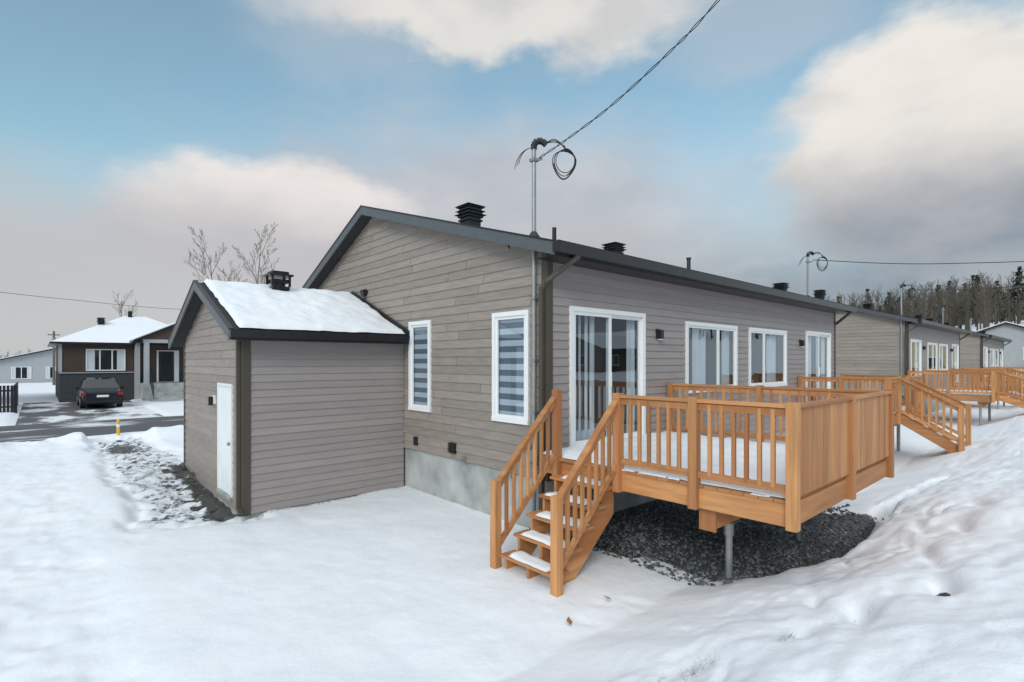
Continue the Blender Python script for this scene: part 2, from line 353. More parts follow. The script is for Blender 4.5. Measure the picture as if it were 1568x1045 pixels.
def window(mb,s0,s1,z0,z1,kind,casing=.07):
    c=casing
    mb.box(s0-c,s1+c,-.03,.045,z1,z1+c,WHITE); mb.box(s0-c,s1+c,-.03,.055,z0-c,z0,WHITE)
    mb.box(s0-c,s0,-.03,.043,z0,z1,WHITE); mb.box(s1,s1+c,-.03,.043,z0,z1,WHITE)
    def sash(a,b,zz0,zz1,n0,w=.045):
        mb.box(a,b,n0-.03,n0,zz1-w,zz1,WHITE); mb.box(a,b,n0-.03,n0,zz0,zz0+w,WHITE)
        mb.box(a,a+w,n0-.03,n0,zz0+w,zz1-w,WHITE); mb.box(b-w,b,n0-.03,n0,zz0+w,zz1-w,WHITE)
        mb.quad((a+w,n0-.018,zz0+w),(b-w,n0-.018,zz0+w),(b-w,n0-.018,zz1-w),(a+w,n0-.018,zz1-w),GLASS)
    mid=(s0+s1)/2
    if kind=='patio': sash(s0,mid+.03,z0,z1,.028,.055); sash(mid-.03,s1,z0,z1,-.01,.055); mb.box(mid-.02,mid+.0,.03,.06,z0+.85,z0+1.1,WHITE)
    elif kind=='blind': sash(s0,s1,z0,z1,.02)
    else:
        sp=s0+(s1-s0)*(.62 if kind=='wA' else .38)
        sash(s0,sp,z0,z1,.022); sash(sp,s1,z0,z1,.0222)
    if kind=='blind':
        nb=17; hh=(z1-z0)/nb
        for i in range(nb):
            mm=BLIND if i%2 else BLIND2
            mb.quad((s0,-.037-.004*(i%2),z0+i*hh),(s1,-.037-.004*(i%2),z0+i*hh),(s1,-.037-.004*(i%2),z0+(i+1)*hh),(s0,-.037-.004*(i%2),z0+(i+1)*hh),mm)
    else:
        def curt(a,b):
            k=int((b-a)/.03)+2; pr=None
            for i in range(k):
                s=a+(b-a)*i/(k-1); d=-.13+.035*math.sin(i*1.25)+.018*math.sin(i*.37)
                if pr: mb.quad((pr[0],pr[1],z0),(s,d,z0),(s,d,z1),(pr[0],pr[1],z1),CURT,.5)
                pr=(s,d)
        w=s1-s0
        if kind=='patio': curt(s0,s0+w*.40); curt(s1-w*.14,s1)
        elif kind=='wA': curt(s0+w*.22,s0+w*.50); curt(s1-w*.16,s1)
        else: curt(s0,s0+w*.15); curt(s1-w*.38,s1-w*.1)
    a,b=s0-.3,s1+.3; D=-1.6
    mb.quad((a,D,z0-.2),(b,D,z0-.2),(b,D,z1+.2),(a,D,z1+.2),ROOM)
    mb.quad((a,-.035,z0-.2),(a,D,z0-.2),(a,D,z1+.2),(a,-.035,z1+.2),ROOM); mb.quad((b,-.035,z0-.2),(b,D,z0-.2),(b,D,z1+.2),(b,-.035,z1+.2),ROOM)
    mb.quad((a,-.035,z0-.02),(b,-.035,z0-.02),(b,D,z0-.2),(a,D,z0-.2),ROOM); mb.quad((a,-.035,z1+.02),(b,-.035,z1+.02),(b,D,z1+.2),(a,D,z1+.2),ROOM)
RS=.3016
def roofz(y): return 1.62+RS*(y-4.89) if y<10.56 else 3.33-.42*(y-10.56)
def roofvent(mb,x,y,z,w=.42,h=.42):
    mb.box(x-w*.32,x+w*.32,y-w*.32,y+w*.32,z-.15,z+h*.45,BLACK)
    mb.box(x-w*.38,x+w*.38,y-w*.38,y+w*.38,z+h*.28,z+h*.36,BLACK)
    for k in range(3):
        zz=z+h*(.45+.16*k); ww=w*(.5-.03*k)
        mb.box(x-ww*.8,x+ww*.8,y-ww*.8,y+ww*.8,zz,zz+h*.1,BLACK)
        mb.box(x-ww,x+ww,y-ww,y+ww,zz+h*.1,zz+h*.125,BLACK)
    t=z+h*.93
    mb.add([(x-w*.5,y-w*.5,t),(x+w*.5,y-w*.5,t),(x+w*.5,y+w*.5,t),(x-w*.5,y+w*.5,t),(x-w*.25,y-w*.25,t+h*.1),(x+w*.25,y-w*.25,t+h*.1),(x+w*.25,y+w*.25,t+h*.1),(x-w*.25,y+w*.25,t+h*.1)],
       [(0,1,2,3),(4,5,6,7),(0,1,5,4),(1,2,6,5),(2,3,7,6),(3,0,4,7)],BLACK)
def house(ox,zo=0,gwin=True):
    e=empty('semi_detached_house'); x0,x1=5.45,17.9
    T_r=lambda p:(p[0]+ox,5.29-p[1],p[2]+zo); T_g=lambda p:(x0-p[1]+ox,p[0],p[2]+zo); T_o=lambda p:(p[0]+ox,p[1],p[2]+zo)
    T_far=lambda p:(x1+p[1]+ox,p[0],p[2]+zo); T_f=lambda p:(p[0]+ox,14.3+p[1],p[2]+zo)
    pd=[(5.98,7.79,-1.27,.76),(15.56,17.37,-1.27,.76)]; wn=[(9.30,11.30,-.55,.70),(12.05,14.05,-.55,.70)]
    mb=MB(); mb.T=T_r
    siding(mb,x0,x1,-1.72,1.55,.127,pd+wn,SIDE); mb.T=T_f; siding(mb,x0,x1,-1.72,1.6,.127,[],SIDE)
    gw=[(5.72,6.42,-.88,.70),(8.36,8.98,-.88,.70)] if gwin else []
    def lim(z):
        zu=z+.13; return max(5.29,4.89+(zu-1.62)/RS),min(14.3,10.56+(3.33-zu)/.42)
    mb.T=T_g; siding(mb,5.29,14.3,-1.72,3.19,.15,gw,SIDEG,lim,True)
    mb.T=T_far; siding(mb,5.29,14.3,-1.72,3.19,.15,[],SIDEG,lim,True)
    mb.build('siding_walls',e,recalc=False)
    mb=MB(); mb.T=T_o
    mb.box(x0+.03,x1-.03,5.32,14.27,-2.9,-1.70,CONC); mb.build('foundation',e)
    mb=MB(); mb.T=T_r
    for p in pd: window(mb,*p,'patio')
    window(mb,*wn[0],'wA'); window(mb,*wn[1],'wB')
    for s in (8.27,15.08): mb.box(s-.05,s+.05,.0,.035,.42,.58,BLACK); mb.box(s-.045,s+.045,.035,.12,.40,.56,BLACK); mb.box(s-.035,s+.035,.045,.11,.385,.40,WHITE)
    mb.T=T_g
    for w_ in gw: window(mb,*w_,'blind')
    mb.box(7.5,7.68,0,.05,-1.62,-1.44,BLACK)
    for k in range(4): mb.box(7.49,7.69,.05,.065,-1.6+k*.042,-1.58+k*.042,BLACK)
    mb.box(8.75,8.87,0,.045,-1.62,-1.46,BLACK)
    mb.cyl((7.25,0,-1.67),(7.25,.1,-1.67),.03,.03,PLASG); mb.box(7.21,7.29,.02,.06,-1.71,-1.63,PLASG)
    mb.box(5.98,6.10,.0,.09,-1.78,-1.56,PLASG)
    mb.cyl((10.9,0,1.55),(10.9,.12,1.5),.07,.08,BLACK,10)
    mb.build('windows_and_doors',e)
    mb=MB(); mb.T=T_o
    for (cx,sx) in ((x0,-1),(x1,1)):
        for (cy,sy) in ((5.29,-1),(14.3,1)):
            xa,xb=sorted((cx+sx*.026,cx-sx*.09)); ya,yb=sorted((cy+sy*.026,cy+sy*.002))
            mb.box(xa,xb,ya,yb,-1.73,1.57,TRIMB)
            xa,xb=sorted((cx+sx*.026,cx+sx*.002)); ya,yb=sorted((cy-sy*.0,cy-sy*.10))
            mb.box(xa,xb,ya,yb,-1.73,1.60,TRIMB)
    mb.build('corner_trim',e,bevel=.004)
    mb=MB(); mb.T=T_o
    rx0,rx1=5.15,18.2
    mb.prism([(4.92,1.60),(10.56,roofz(10.56)-.02),(14.6,1.60),(14.6,1.48),(10.56,3.18),(4.92,1.47)],0,rx0+.02,rx1-.02,SHING)
    for xa,xb in ((rx0-.004,rx0+.022),(rx1-.022,rx1+.004)):
        mb.prism([(4.88,1.625),(10.56,3.34),(10.56,3.15),(4.88,1.435)],0,xa,xb,SLATE)
        mb.prism([(10.562,3.34),(14.68,1.61),(14.68,1.42),(10.562,3.15)],0,xa,xb,SLATE)
        mb.prism([(4.87,1.632),(10.56,3.352),(14.7,1.62),(14.7,1.595),(10.56,3.325),(4.87,1.607)],0,xa-.012 if xa<10 else xa+.012,xa-.005 if xa<10 else xb+.012,BLACK)
    mb.box(rx0+.03,rx1-.03,4.90,4.92,1.44,1.61,BLACK)
    mb.box(rx0+.03,rx1-.03,4.93,5.28,1.44,1.455,BLACK)
    mb.prism([(4.90,1.60),(4.89,1.60),(4.885,1.485),(4.80,1.485),(4.775,1.57),(4.765,1.60),(4.755,1.60),(4.77,1.55),(4.795,1.47),(4.90,1.47)],0,rx0+.0,rx1-.0,BLACK)
    mb.box(rx0-.006,rx0-.001,4.765,4.90,1.475,1.60,BLACK)
    mb.box(rx0+.01,rx1-.01,4.80,5.0,1.602,1.628,SHING)
    roofvent(mb,7.0,9.13,roofz(9.13),.5,.5); roofvent(mb,10.6,8.0,roofz(8.0),.46,.36); roofvent(mb,17.0,6.5,roofz(6.5),.4,.3)
    mb.cyl((7,6.62,2.0),(7,6.62,2.44),.04,.04,BLACK,10); mb.cyl((13.3,7.5,2.3),(13.3,7.5,2.80),.05,.05,BLACK,10); mb.cyl((13.3,7.5,2.8),(13.3,7.5,2.85),.065,.065,BLACK,10)
    mb.build('roof',e)
    mb=MB(); mb.T=T_o
    for s,cx in ((-1,x0),(1,x1)):
        px=cx+s*.065
        mb.beam((cx-s*.12,4.83,1.50),(cx-s*.12,4.83,1.42),.075,.06,TRIMB)
        mb.beam((cx-s*.12,4.83,1.44),(px,5.25,1.14),.07,.06,TRIMB)
        mb.beam((px,5.25,1.17),(px,5.34,1.02),.07,.06,TRIMB)
        mb.box(px-.035,px+.035,5.31,5.375,-2.25,1.08,TRIMB)
        mb.beam((px,5.33,-2.22),(px+s*.25,5.33,-2.42),.07,.06,TRIMB)
        for zz in (.7,-.4,-1.4): mb.box(px-.04,px+.04,5.30,5.38,zz,zz+.03,TRIMB)
    mb.build('downspout',e,bevel=.006)
    return e
def mast(ox,X=5.385,Y=5.50,wall=True,z1=3.1):
    e=empty('electrical_service_mast'); mb=MB(); mb.T=lambda p:(p[0]+ox,p[1],p[2])
    zb=-1.05 if wall else 1.7
    mb.cyl((X,Y,zb),(X,Y,z1),.032,.032,STEEL,12)
    zr=roofz(Y)
    mb.cyl((X,Y,zr),(X,Y,zr+.09),.10,.04,BLACK,12)
    pts=[(X,Y,z1),(X,Y,z1+.07),(X+.03,Y-.03,z1+.12),(X+.09,Y-.08,z1+.12),(X+.13,Y-.12,z1+.07)]
    for a,b in zip(pts[:-1],pts[1:]): mb.cyl(a,b,.045,.05,BLACK,10)
    mb.box(X-.05,X+.05,Y-.05,Y+.05,z1-.18,z1-.14,STEEL); mb.cyl((X,Y,z1-.16),(X+.07,Y-.1,z1-.15),.02,.02,PLASG)
    if wall:
        for zz in (.9,.0,-.75): mb.box(X-.045,X+.06,Y-.06,Y+.06,zz,zz+.03,STEEL)
        mb.box(X-.10,X+.06,Y-.12,Y+.12,-1.45,-1.02,PLASG); mb.cyl((X-.10,Y,-1.2),(X-.18,Y,-1.2),.085,.08,PLASG,14)
        mb.cyl((X,Y,-2.5),(X,Y,-1.45),.03,.03,PLASG)
    mb.build('conduit',e)
    mb=MB(); mb.T=lambda p:(p[0]+ox,p[1],p[2])
    h=Vector((X+.12,Y-.12,z1+.08)); c=Vector((X+.33,Y-.31,z1-.17))
    for k in range(3):
        lead=[h.lerp(c+Vector((.0,0,.17+.02*k)),t)+Vector((0,0,.10*math.sin(math.pi*t)*(1-.3*k))) for t in [i/8 for i in range(9)]]
        loop=[]
        n=int(22*(1.15+.35*k))
        for i in range(n):
            t=i/22*2*math.pi; r=.145+.014*k-.010*i/22
            loop.append(c+Vector((.75*r*math.sin(t)+.02*k*math.sin(2*t),-.66*r*math.sin(t),r*1.25*math.cos(t)-.03*k))+Vector((.006*i/22,.01*k,0)))
        mb.tube(lead+loop,.0065,WIRE,5)
    for q in (.26,.20,.23):
        pts=[(X-.02-q*math.sin(t)*.75,Y+q*.8*math.sin(t)*.9,z1+.02-q*1.9*(1-math.cos(t))*.75) for t in [i*.1 for i in range(15)]]
        mb.tube(pts,.0045,WIRE,5)
    mb.build('service_wires',e)
house(0); house(21.7,.12,False); house(43.4,.2,False)
mast(0); mast(0,17.5,5.9,False,3.2); mast(21.7); mast(21.7,17.0,5.9,False); mast(43.4,5.6,5.9,False)
def cable(name,pts,r,tw=False):
    P=[Vector(p) for p in pts]; out=[]; ns=22
    for i in range(len(P)-1):
        p0=P[max(i-1,0)];p1=P[i];p2=P[i+1];p3=P[min(i+2,len(P)-1)]
        for k in range(ns):
            t=k/ns; out.append(.5*((2*p1)+(-p0+p2)*t+(2*p0-5*p1+4*p2-p3)*t*t+(-p0+3*p1-3*p2+p3)*t**3))
    out.append(P[-1]); mb=MB()
    if tw:
        for ph in (0,math.pi):
            mb.tube([p+Vector((.009*math.cos(i*.45+ph),.008*math.sin(i*.45+ph),.010*math.sin(i*.45+ph))) for i,p in enumerate(out)],r,WIRE,5)
    else: mb.tube(out,r,WIRE,5)
    mb.build(name)
cable('power_line',[(5.42,5.44,2.96),(5.55,5.0,3.14),(5.66,4.32,3.40),(5.67,3.5,3.72),(5.57,2.79,3.98),(5.35,1.0,4.9),(4.9,-1.5,6.2)],.0055,True)
def pt(u,v,d):
    a=(u-784)/805; return (d*(.669+.743*a),d*(.743-.669*a),d*(553-v)/805)
cable('power_line',[(17.6,5.8,3.1),(20,3,2.9),(23,-2,2.95),(27,-9,3.8)],.012)
cable('power_line',[(27.1,5.4,3.0),(30,2,3.1),(36,-4,4.2)],.012)
cable('power_line',[pt(-60,440,30),pt(100,458,34),pt(290,474,40),pt(520,478,52)],.014)
# ------------------------------------------------------------------ storage shed
def snow_slab(name,x0,x1,y0,y1,zf,th,parent,step=.04,amp=.012,edge=.07):
    nx=max(3,int((x1-x0)/step)); ny=max(3,int((y1-y0)/step))
    XX,YY=np.meshgrid(np.linspace(x0,x1,nx),np.linspace(y0,y1,ny))
    d=np.minimum(np.minimum(XX-x0,x1-XX),np.minimum(YY-y0,y1-YY))
    e_=np.clip((d+.004)/edge,0,1); pr=np.sqrt(1-(1-e_)**2)
    Z=zf(XX,YY)-.01+(th+amp*2*fbm(XX*4,YY*4+x0,3))*pr
    X2=XX+ (np.abs(XX-(x0+x1)/2)>(x1-x0)/2-.01)*.025*vn(YY*9,XX); Y2=YY+(np.abs(YY-(y0+y1)/2)>(y1-y0)/2-.01)*.025*vn(XX*9,YY)
    co=np.stack([X2,Y2,Z],-1).reshape(-1,3)
    f=[(j*nx+i,j*nx+i+1,(j+1)*nx+i+1,(j+1)*nx+i) for j in range(ny-1) for i in range(nx-1)]
    me=bpy.data.meshes.new(name); me.from_pydata(co.tolist(),[],f); me.materials.append(SNOW)
    me.polygons.foreach_set('use_smooth',[True]*len(me.polygons))
    ob=bpy.data.objects.new(name,me); sc.collection.objects.link(ob); ob.parent=parent; return ob
def shed():
    e=empty('storage_shed'); x0,x1=2.47,5.43; y0,y1,yr=9.28,13.85,11.5
    rz=lambda y: .50+.415*(y-9.03) if y<yr else .50+.415*(yr-9.03)-.415*(y-yr)
    mb=MB(); mb.T=lambda p:(p[0],y0-p[1],p[2]); siding(mb,x0,x1,-2.50,.42,.127,[],SIDE)
    mb.T=lambda p:(x0-p[1],p[0],p[2]); door=(9.88,10.72,-2.32,-.44)
    lim=lambda z:(max(y0,9.03+(z+.12-.50)/.415),min(y1,yr+(rz(yr)-z-.12)/.415))
    siding(mb,y0,y1,-2.50,rz(yr)-.12,.15,[door],SIDEG,lim,True)
    mb.T=lambda p:(p[0],y1+p[1],p[2]); siding(mb,x0,x1,-2.5,.42,.127,[],SIDE)
    mb.build('siding_walls',e,recalc=False)
    mb=MB(); mb.box(x0+.02,x1,y0+.02,y1-.02,-2.7,-2.49,CONC); mb.build('slab',e)
    mb=MB()
    mb.box(x0-.026,x0+.11,y0-.026,y0-.002,-2.52,.44,TRIMB); mb.box(x0-.026,x0-.002,y0,y0+.11,-2.52,.46,TRIMB)
    mb.box(x0-.026,x0-.002,y1-.10,y1,-2.50,.42,TRIMB)
    mb.box(x0-.09,x0-.028,y0+.02,y0+.09,-2.42,.36,TRIMB)
    mb.beam((x0-.06,y0+.05,-2.38),(x0-.06,y0-.14,-2.46),.065,.06,TRIMB)
    mb.beam((x0-.06,y0+.055,.34),(x0-.02,y0-.27,.44),.065,.06,TRIMB)
    mb.build('corner_trim',e,bevel=.005)
    mb=MB(); X0=2.2
    mb.prism([(9.04,.49),(yr,rz(yr)-.015),(14.1,rz(14.1)-.015),(14.1,rz(14.1)-.11),(yr,rz(yr)-.12),(9.04,.39)],0,X0+.02,x1-.0,SHING)
    mb.prism([(9.0,.505),(yr,rz(yr)+.012),(yr,rz(yr)-.155),(9.0,.33)],0,X0-.004,X0+.022,SLATE)
    mb.prism([(yr+.002,rz(yr)+.012),(14.14,rz(14.14)+.012),(14.14,rz(14.14)-.15),(yr+.002,rz(yr)-.155)],0,X0-.004,X0+.022,SLATE)
    mb.prism([(8.99,.512),(yr,rz(yr)+.026),(14.16,rz(14.16)+.022),(14.16,rz(14.16)+.0),(yr,rz(yr)+.003),(8.99,.49)],0,X0-.014,X0+.06,BLACK)
    mb.box(X0+.03,x1,9.02,9.035,.34,.50,BLACK); mb.box(X0+.03,x1,9.04,y0-.02,.34,.352,BLACK)
    mb.prism([(9.02,.49),(9.01,.49),(9.0,.385),(8.93,.385),(8.91,.46),(8.90,.49),(8.89,.49),(8.905,.44),(8.925,.372),(9.02,.372)],0,X0,x1-.08,BLACK)
    mb.box(X0-.006,X0-.001,8.90,9.02,.375,.49,BLACK)
    mb.prism([(9.0,.50),(yr,rz(yr)+.0),(yr,rz(yr)+.10),(9.0,.60)],0,5.385,5.40,BLACK)
    mb.prism([(yr,rz(yr)),(14.1,rz(14.1)),(14.1,rz(14.1)+.1),(yr,rz(yr)+.1)],0,5.385,5.40,BLACK)
    z=rz(11.3)
    mb.cyl((3.68,11.3,z-.1),(3.68,11.3,z+.16),.13,.13,BLACK,14)
    mb.box(3.45,3.91,11.07,11.53,z+.30,z+.34,BLACK)
    mb.box(3.51,3.85,11.13,11.47,z+.02,z+.09,BLACK)
    for a,b in ((3.49,11.11),(3.83,11.11),(3.49,11.45),(3.83,11.45)): mb.box(a,a+.04,b,b+.04,z+.09,z+.30,BLACK)
    mb.box(3.53,3.83,11.15,11.45,z+.16,z+.24,BLACK); mb.box(3.52,3.84,11.14,11.46,z+.34,z+.40,BLACK)
    mb.build('roof',e)
    mb=MB(); mb.T=lambda p:(x0-p[1],p[0],p[2]); a,b,c,d=door
    mb.box(a,b,-.03,.012,c,d,DOORW)
    for zz in (c+.15,c+1.0): mb.box(a+.13,b-.13,.012,.02,zz,zz+.65,DOORW)
    mb.box(a-.05,a,-.03,.04,c,d+.05,WHITE); mb.box(b,b+.05,-.03,.04,c,d+.05,WHITE); mb.box(a,b,-.03,.04,d,d+.05,WHITE)
    mb.cyl((a+.08,.012,c+.9),(a+.08,.07,c+.9),.03,.03,STEEL)
    mb.box(a,b,-.02,.06,c-.06,c,CONC)
    mb.box(11.0,11.12,0,.05,-.80,-.64,WHITE); mb.box(11.02,11.10,.05,.12,-.82,-.66,BLACK)
    mb.build('door_and_lamp',e,bevel=.003)
    snow_slab('roof_snow',2.36,5.36,9.07,yr+.06,lambda x,y:np.where(y<yr,.50+.415*(y-9.03),.50+.415*(yr-9.03)-.415*(y-yr)),.085,e,.05,amp=.02)
    snow_slab('roof_snow_back',2.36,5.36,yr+.07,14.05,lambda x,y:.50+.415*(yr-9.03)-.415*(y-yr),.07,e,.07)
shed()
# ------------------------------------------------------------------ decks
PW=.10
def post(mb,x,y,z0,z1):
    mb.box(x-PW/2,x+PW/2,y-PW/2,y+PW/2,z0,z1,CEDAR)
def railing(mb,p0,p1,zt0,zt1,zb0,zb1,sp=.135):
    p0=Vector(p0);p1=Vector(p1); d=(p1-p0); L=d.length; u=d/L
    a=p0+u*PW/2; b=p1-u*PW/2
    A=Vector((a.x,a.y,zt0+(zt1-zt0)*(PW/2/L))); B=Vector((b.x,b.y,zt1-(zt1-zt0)*(PW/2/L)))
    mb.beam(A,B,.085,.036,CEDAR); mb.beam(A-Vector((0,0,.06)),B-Vector((0,0,.06)),.037,.075,CEDAR)
    A2=Vector((a.x,a.y,zb0+(zb1-zb0)*(PW/2/L))); B2=Vector((b.x,b.y,zb1-(zb1-zb0)*(PW/2/L)))
    mb.beam(A2,B2,.037,.075,CEDAR)
    n=max(1,int(round((L-PW)/sp))-1)
    for k in range(1,n+1):
        t=k/(n+1); x=a.x+(b.x-a.x)*t; y=a.y+(b.y-a.y)*t
        mb.box(x-.0195,x+.0195,y-.0195,y+.0195,A2.z+(B2.z-A2.z)*t+.0,A.z+(B.z-A.z)*t-.03,CEDAR)
def stairs_x(mb,xe,xb,ya,yb,zt,zb,n,snowlist):
    run=(xe-xb)/n; rise=(zt-zb)/(n+1)
    for y in (ya+.07,(ya+yb)/2,yb-.07):
        poly=[]
        for k in range(n):
            z=zt-rise*(k+1)-.037; poly+= [(xe-run*k,z),(xe-run*(k+1),z)]
        poly+=[(xb,zb-.15),(xb+.12,zb-.15),(xe,zt-rise-.36)]
        mb.prism(poly,1,y-.019,y+.019,CEDH)
    for k in range(n):
        z=zt-rise*(k+1); x1=xe-run*k; x0=x1-run-.03
        mb.box(x0,x0+.122,ya+.0,yb-.0,z-.036,z,CEDAR); mb.box(x0+.128,x1-.002,ya,yb,z-.036,z-.001,CEDAR)
        snowlist.append((x0+.015,x1-.01,ya+.06,yb-.06,z))
def main_deck():
    e=empty('wooden_deck'); mb=MB(); x0,x1,y0,y1=5.20,8.58,1.88,5.25; zf=-1.31; zr=-.42; zb=-1.56
    mb.box(x0+.052,x0+.090,y0+.09,y1,zb+.01,zf-.002,CEDAR); mb.box(x0+.014,x0+.050,y0+.055,3.86,zb+.0,zf-.03,CEDAR)
    mb.box(x0+.055,x1-.055,y0+.052,y0+.09,zb+.01,zf-.002,CEDAR); mb.box(x0+.055,x1-.055,y0+.014,y0+.050,zb,zf-.03,CEDAR)
    mb.box(x1-.09,x1-.052,y0+.095,y1,zb+.01,zf-.002,CEDAR)
    x=x0+.45
    while x<x1-.3: mb.box(x,x+.038,y0+.09,y1,zb+.02,zf-.035,CEDAR); x+=.4
    y=y0+.04
    while y<y1-.1: mb.box(x0+.0,x1-.0,y,y+.135,zf-.032,zf,CEDAR); y+=.141
    mb.box(x0+.13,x1-.3,2.72,2.83,zb-.24,zb+.008,CEDAR)
    mb.box(x0+.10,x0+.128,2.68,2.87,zb-.25,zb+.12,CEDAR)
    P=[(x0,y0),(x0,2.87),(x0,3.86),(x0,4.87),(x1,y0),((x0+x1)/2,y0),(x1,y1-.06),(x1,3.6)]
    for x,y in P: post(mb,x,y,zb-.012,zr+.035)
    railing(mb,(x0,3.86),(x0,2.87),zr,zr,zf+.11,zf+.11); railing(mb,(x0,2.87),(x0,y0),zr,zr,zf+.11,zf+.11)
    railing(mb,(x1,y0),(x1,3.6),zr,zr,zf+.11,zf+.11); railing(mb,(x1,3.6),(x1,y1-.06),zr,zr,zf+.11,zf+.11)
    for a,b in ((x0,(x0+x1)/2),((x0+x1)/2,x1)):
        mb.beam((a+PW/2,y0,zr),(b-PW/2,y0,zr),.09,.036,CEDAR)
        mb.box(a+PW/2,b-PW/2,y0+.012,y0+.048,zr-.10,zr-.02,CEDAR); mb.box(a+PW/2,b-PW/2,y0+.012,y0+.048,zf+.05,zf+.13,CEDAR)
        n=11; w=(b-a-PW)/n
        for k in range(n): mb.box(a+PW/2+k*w+.003,a+PW/2+(k+1)*w-.003,y0-.012,y0+.011,zf+.03,zr-.02,CEDAR)
    sn=[]; ya,yb=3.86,4.87; xb=4.12
    stairs_x(mb,x0+.05,xb+.05,ya+.052,yb-.052,zf,-2.53,5,sn)
    for y in (ya,yb):
        post(mb,xb,y,-2.62,-1.44); 
        railing(mb,(xb,y),(x0,y),-1.50,zr-.01,-2.28,zf+.10,.13)
    mb.build('deck_frame',e,bevel=.004)
    mb=MB()
    for x,y in ((x0+.6,2.775),(x1-.7,2.775)):
        mb.cyl((x,y,-2.7),(x,y,zb-.26),.04,.04,STEEL,14); mb.box(x-.09,x+.09,y-.07,y+.07,zb-.255,zb-.243,STEEL); mb.cyl((x,y,zb-.40),(x,y,zb-.26),.055,.055,STEEL,14)
    mb.build('steel_piers',e)
    snow_slab('deck_snow',x0+.06,x1-.05,y0+.06,y1,lambda x,y:zf+0*x,.055,e,.05,.015)
    for k,(a,b,c,d,z) in enumerate(sn): snow_slab('step_snow',a,b,c+.1*random.random(),d-.12*random.random(),lambda x,y,z=z:z+0*x,.04,e,.025,.014,.05)
    for k in range(8):
        y=random.uniform(2.0,3.7); snow_slab('rim_snow',x0-.0,x0+.05,y,y+random.uniform(.06,.2),lambda x,y:zf+0*x,.025,e,.012,.01,.02)
main_deck()
def small_deck(x0,x1,y0,sa,sb,ybot,zg):
    e=empty('wooden_deck'); mb=MB(); zf=-1.31; zr=-.42; zb=-1.56; y1=5.25
    mb.box(x0+.05,x1-.05,y0+.05,y1,zf-.03,zf,CEDAR); mb.box(x0+.02,x0+.05,y0+.05,y1,zb,zf-.03,CEDAR); mb.box(x0+.05,x1-.05,y0+.02,y0+.05,zb,zf-.03,CEDAR); mb.box(x1-.05,x1-.02,y0+.05,y1,zb,zf-.03,CEDAR)
    for x,y in ((x0,y0),(x0,y1-.06),(x1,y0),(x1,y1-.06),(sa,y0),(sb,y0)): post(mb,x,y,zb-.01,zr+.04)
    mid=(y0+y1)/2
    post(mb,x0,mid,zb-.01,zr+.04)
    railing(mb,(x0,y0),(x0,mid),zr,zr,zf+.1,zf+.1); railing(mb,(x0,mid),(x0,y1-.06),zr,zr,zf+.1,zf+.1)
    if sa-x0>.3: railing(mb,(x0,y0),(sa,y0),zr,zr,zf+.1,zf+.1)
    if x1-sb>.3: railing(mb,(sb,y0),(x1,y0),zr,zr,zf+.1,zf+.1)
    railing(mb,(x1,y0),(x1,y1-.06),zr,zr,zf+.1,zf+.1)
    for x in (sa,sb):
        post(mb,x,ybot,zg-.15,zg+1.05); railing(mb,(x,ybot),(x,y0),zg+1.0,zr,zg+.2,zf+.1)
        mb.beam((x+(.06 if x==sa else -.06),ybot,zg-.05),(x+(.06 if x==sa else -.06),y0,zf-.1),.038,.24,CEDAR)
    n=4; sn=[]
    for k in range(n):
        t=(k+1)/(n+.6); y=y0+(ybot-y0)*t; z=zf+(zg-zf)*t; mb.box(sa+.05,sb-.05,y-.0,y+.26,z-.036,z,CEDAR); sn.append((sa+.08,sb-.08,y+.02,y+.22,z))
    mb.build('deck_frame',e,bevel=.004)
    mb=MB()
    for x in (x0+.3,x1-.4): mb.cyl((x,y0+.4,-2.8),(x,y0+.4,zb),.045,.045,STEEL,10)
    mb.box(x0+.1,x1-.1,y0+.34,y0+.46,zb-.2,zb-.002,CEDAR)
    mb.build('supports',e)
    snow_slab('deck_snow',x0+.05,x1-.05,y0+.05,y1,lambda x,y:zf+0*x,.06,e,.1)
    for a,b,c,d,z in sn: snow_slab('step_snow',a,b,c,d,lambda x,y,z=z:z+0*x,.04,e,.04)
small_deck(14.9,18.3,3.3,16.0,17.0,2.1,-2.1)
small_deck(26.9,30.2,2.6,28.2,29.2,1.2,-1.9)
small_deck(36.8,40.1,3.0,38.2,39.2,1.6,-1.9)
small_deck(48.6,51.9,2.6,50.0,51.0,1.4,-1.9)
# ------------------------------------------------------------------ trees
def bare_tree(mb,base,H,r,m,seed,levels=4,minr=.006,spread=.55,n=5):
    R=random.Random(seed)
    def br(p,d,L,r,lv):
        segs=4 if lv else 6; q=p; dd=d
        pts=[(q,r)]
        for i in range(segs):
            dd=(dd+Vector((R.uniform(-1,1),R.uniform(-1,1),R.uniform(-.3,.6)))*.10).normalized(); nq=q+dd*L/segs; nr=max(minr*.6,r*(1-.8*(i+1)/segs)); mb.cyl(q,nq,max(pts[-1][1],minr*.6),nr,m,n if lv<2 else 3,False,.5); pts.append((nq,nr)); q=nq
        if lv>=levels: return
        k=(13,7,5,4)[min(lv,3)]
        for i in range(k):
            t=(.25 if lv==0 else .2)+(.75)*(i+R.random()*.8)/k; idx=min(int(t*segs),segs-1); b=pts[idx][0].lerp(pts[idx+1][0],t*segs-idx)
            ax=d.orthogonal().normalized(); ax.rotate(Matrix.Rotation(R.uniform(0,6.28),3,d)); nd=(d*math.cos(spread+.2*R.random())+ax*math.sin(spread+.3*R.random())); nd.z+=.25; nd.normalize()
            br(b,nd,L*(.44-.2*t)*R.uniform(.8,1.2),max(minr,r*.40*(1.1-t*.6)),lv+1)
    br(Vector(base),Vector((0,0,1)),H,r,0)
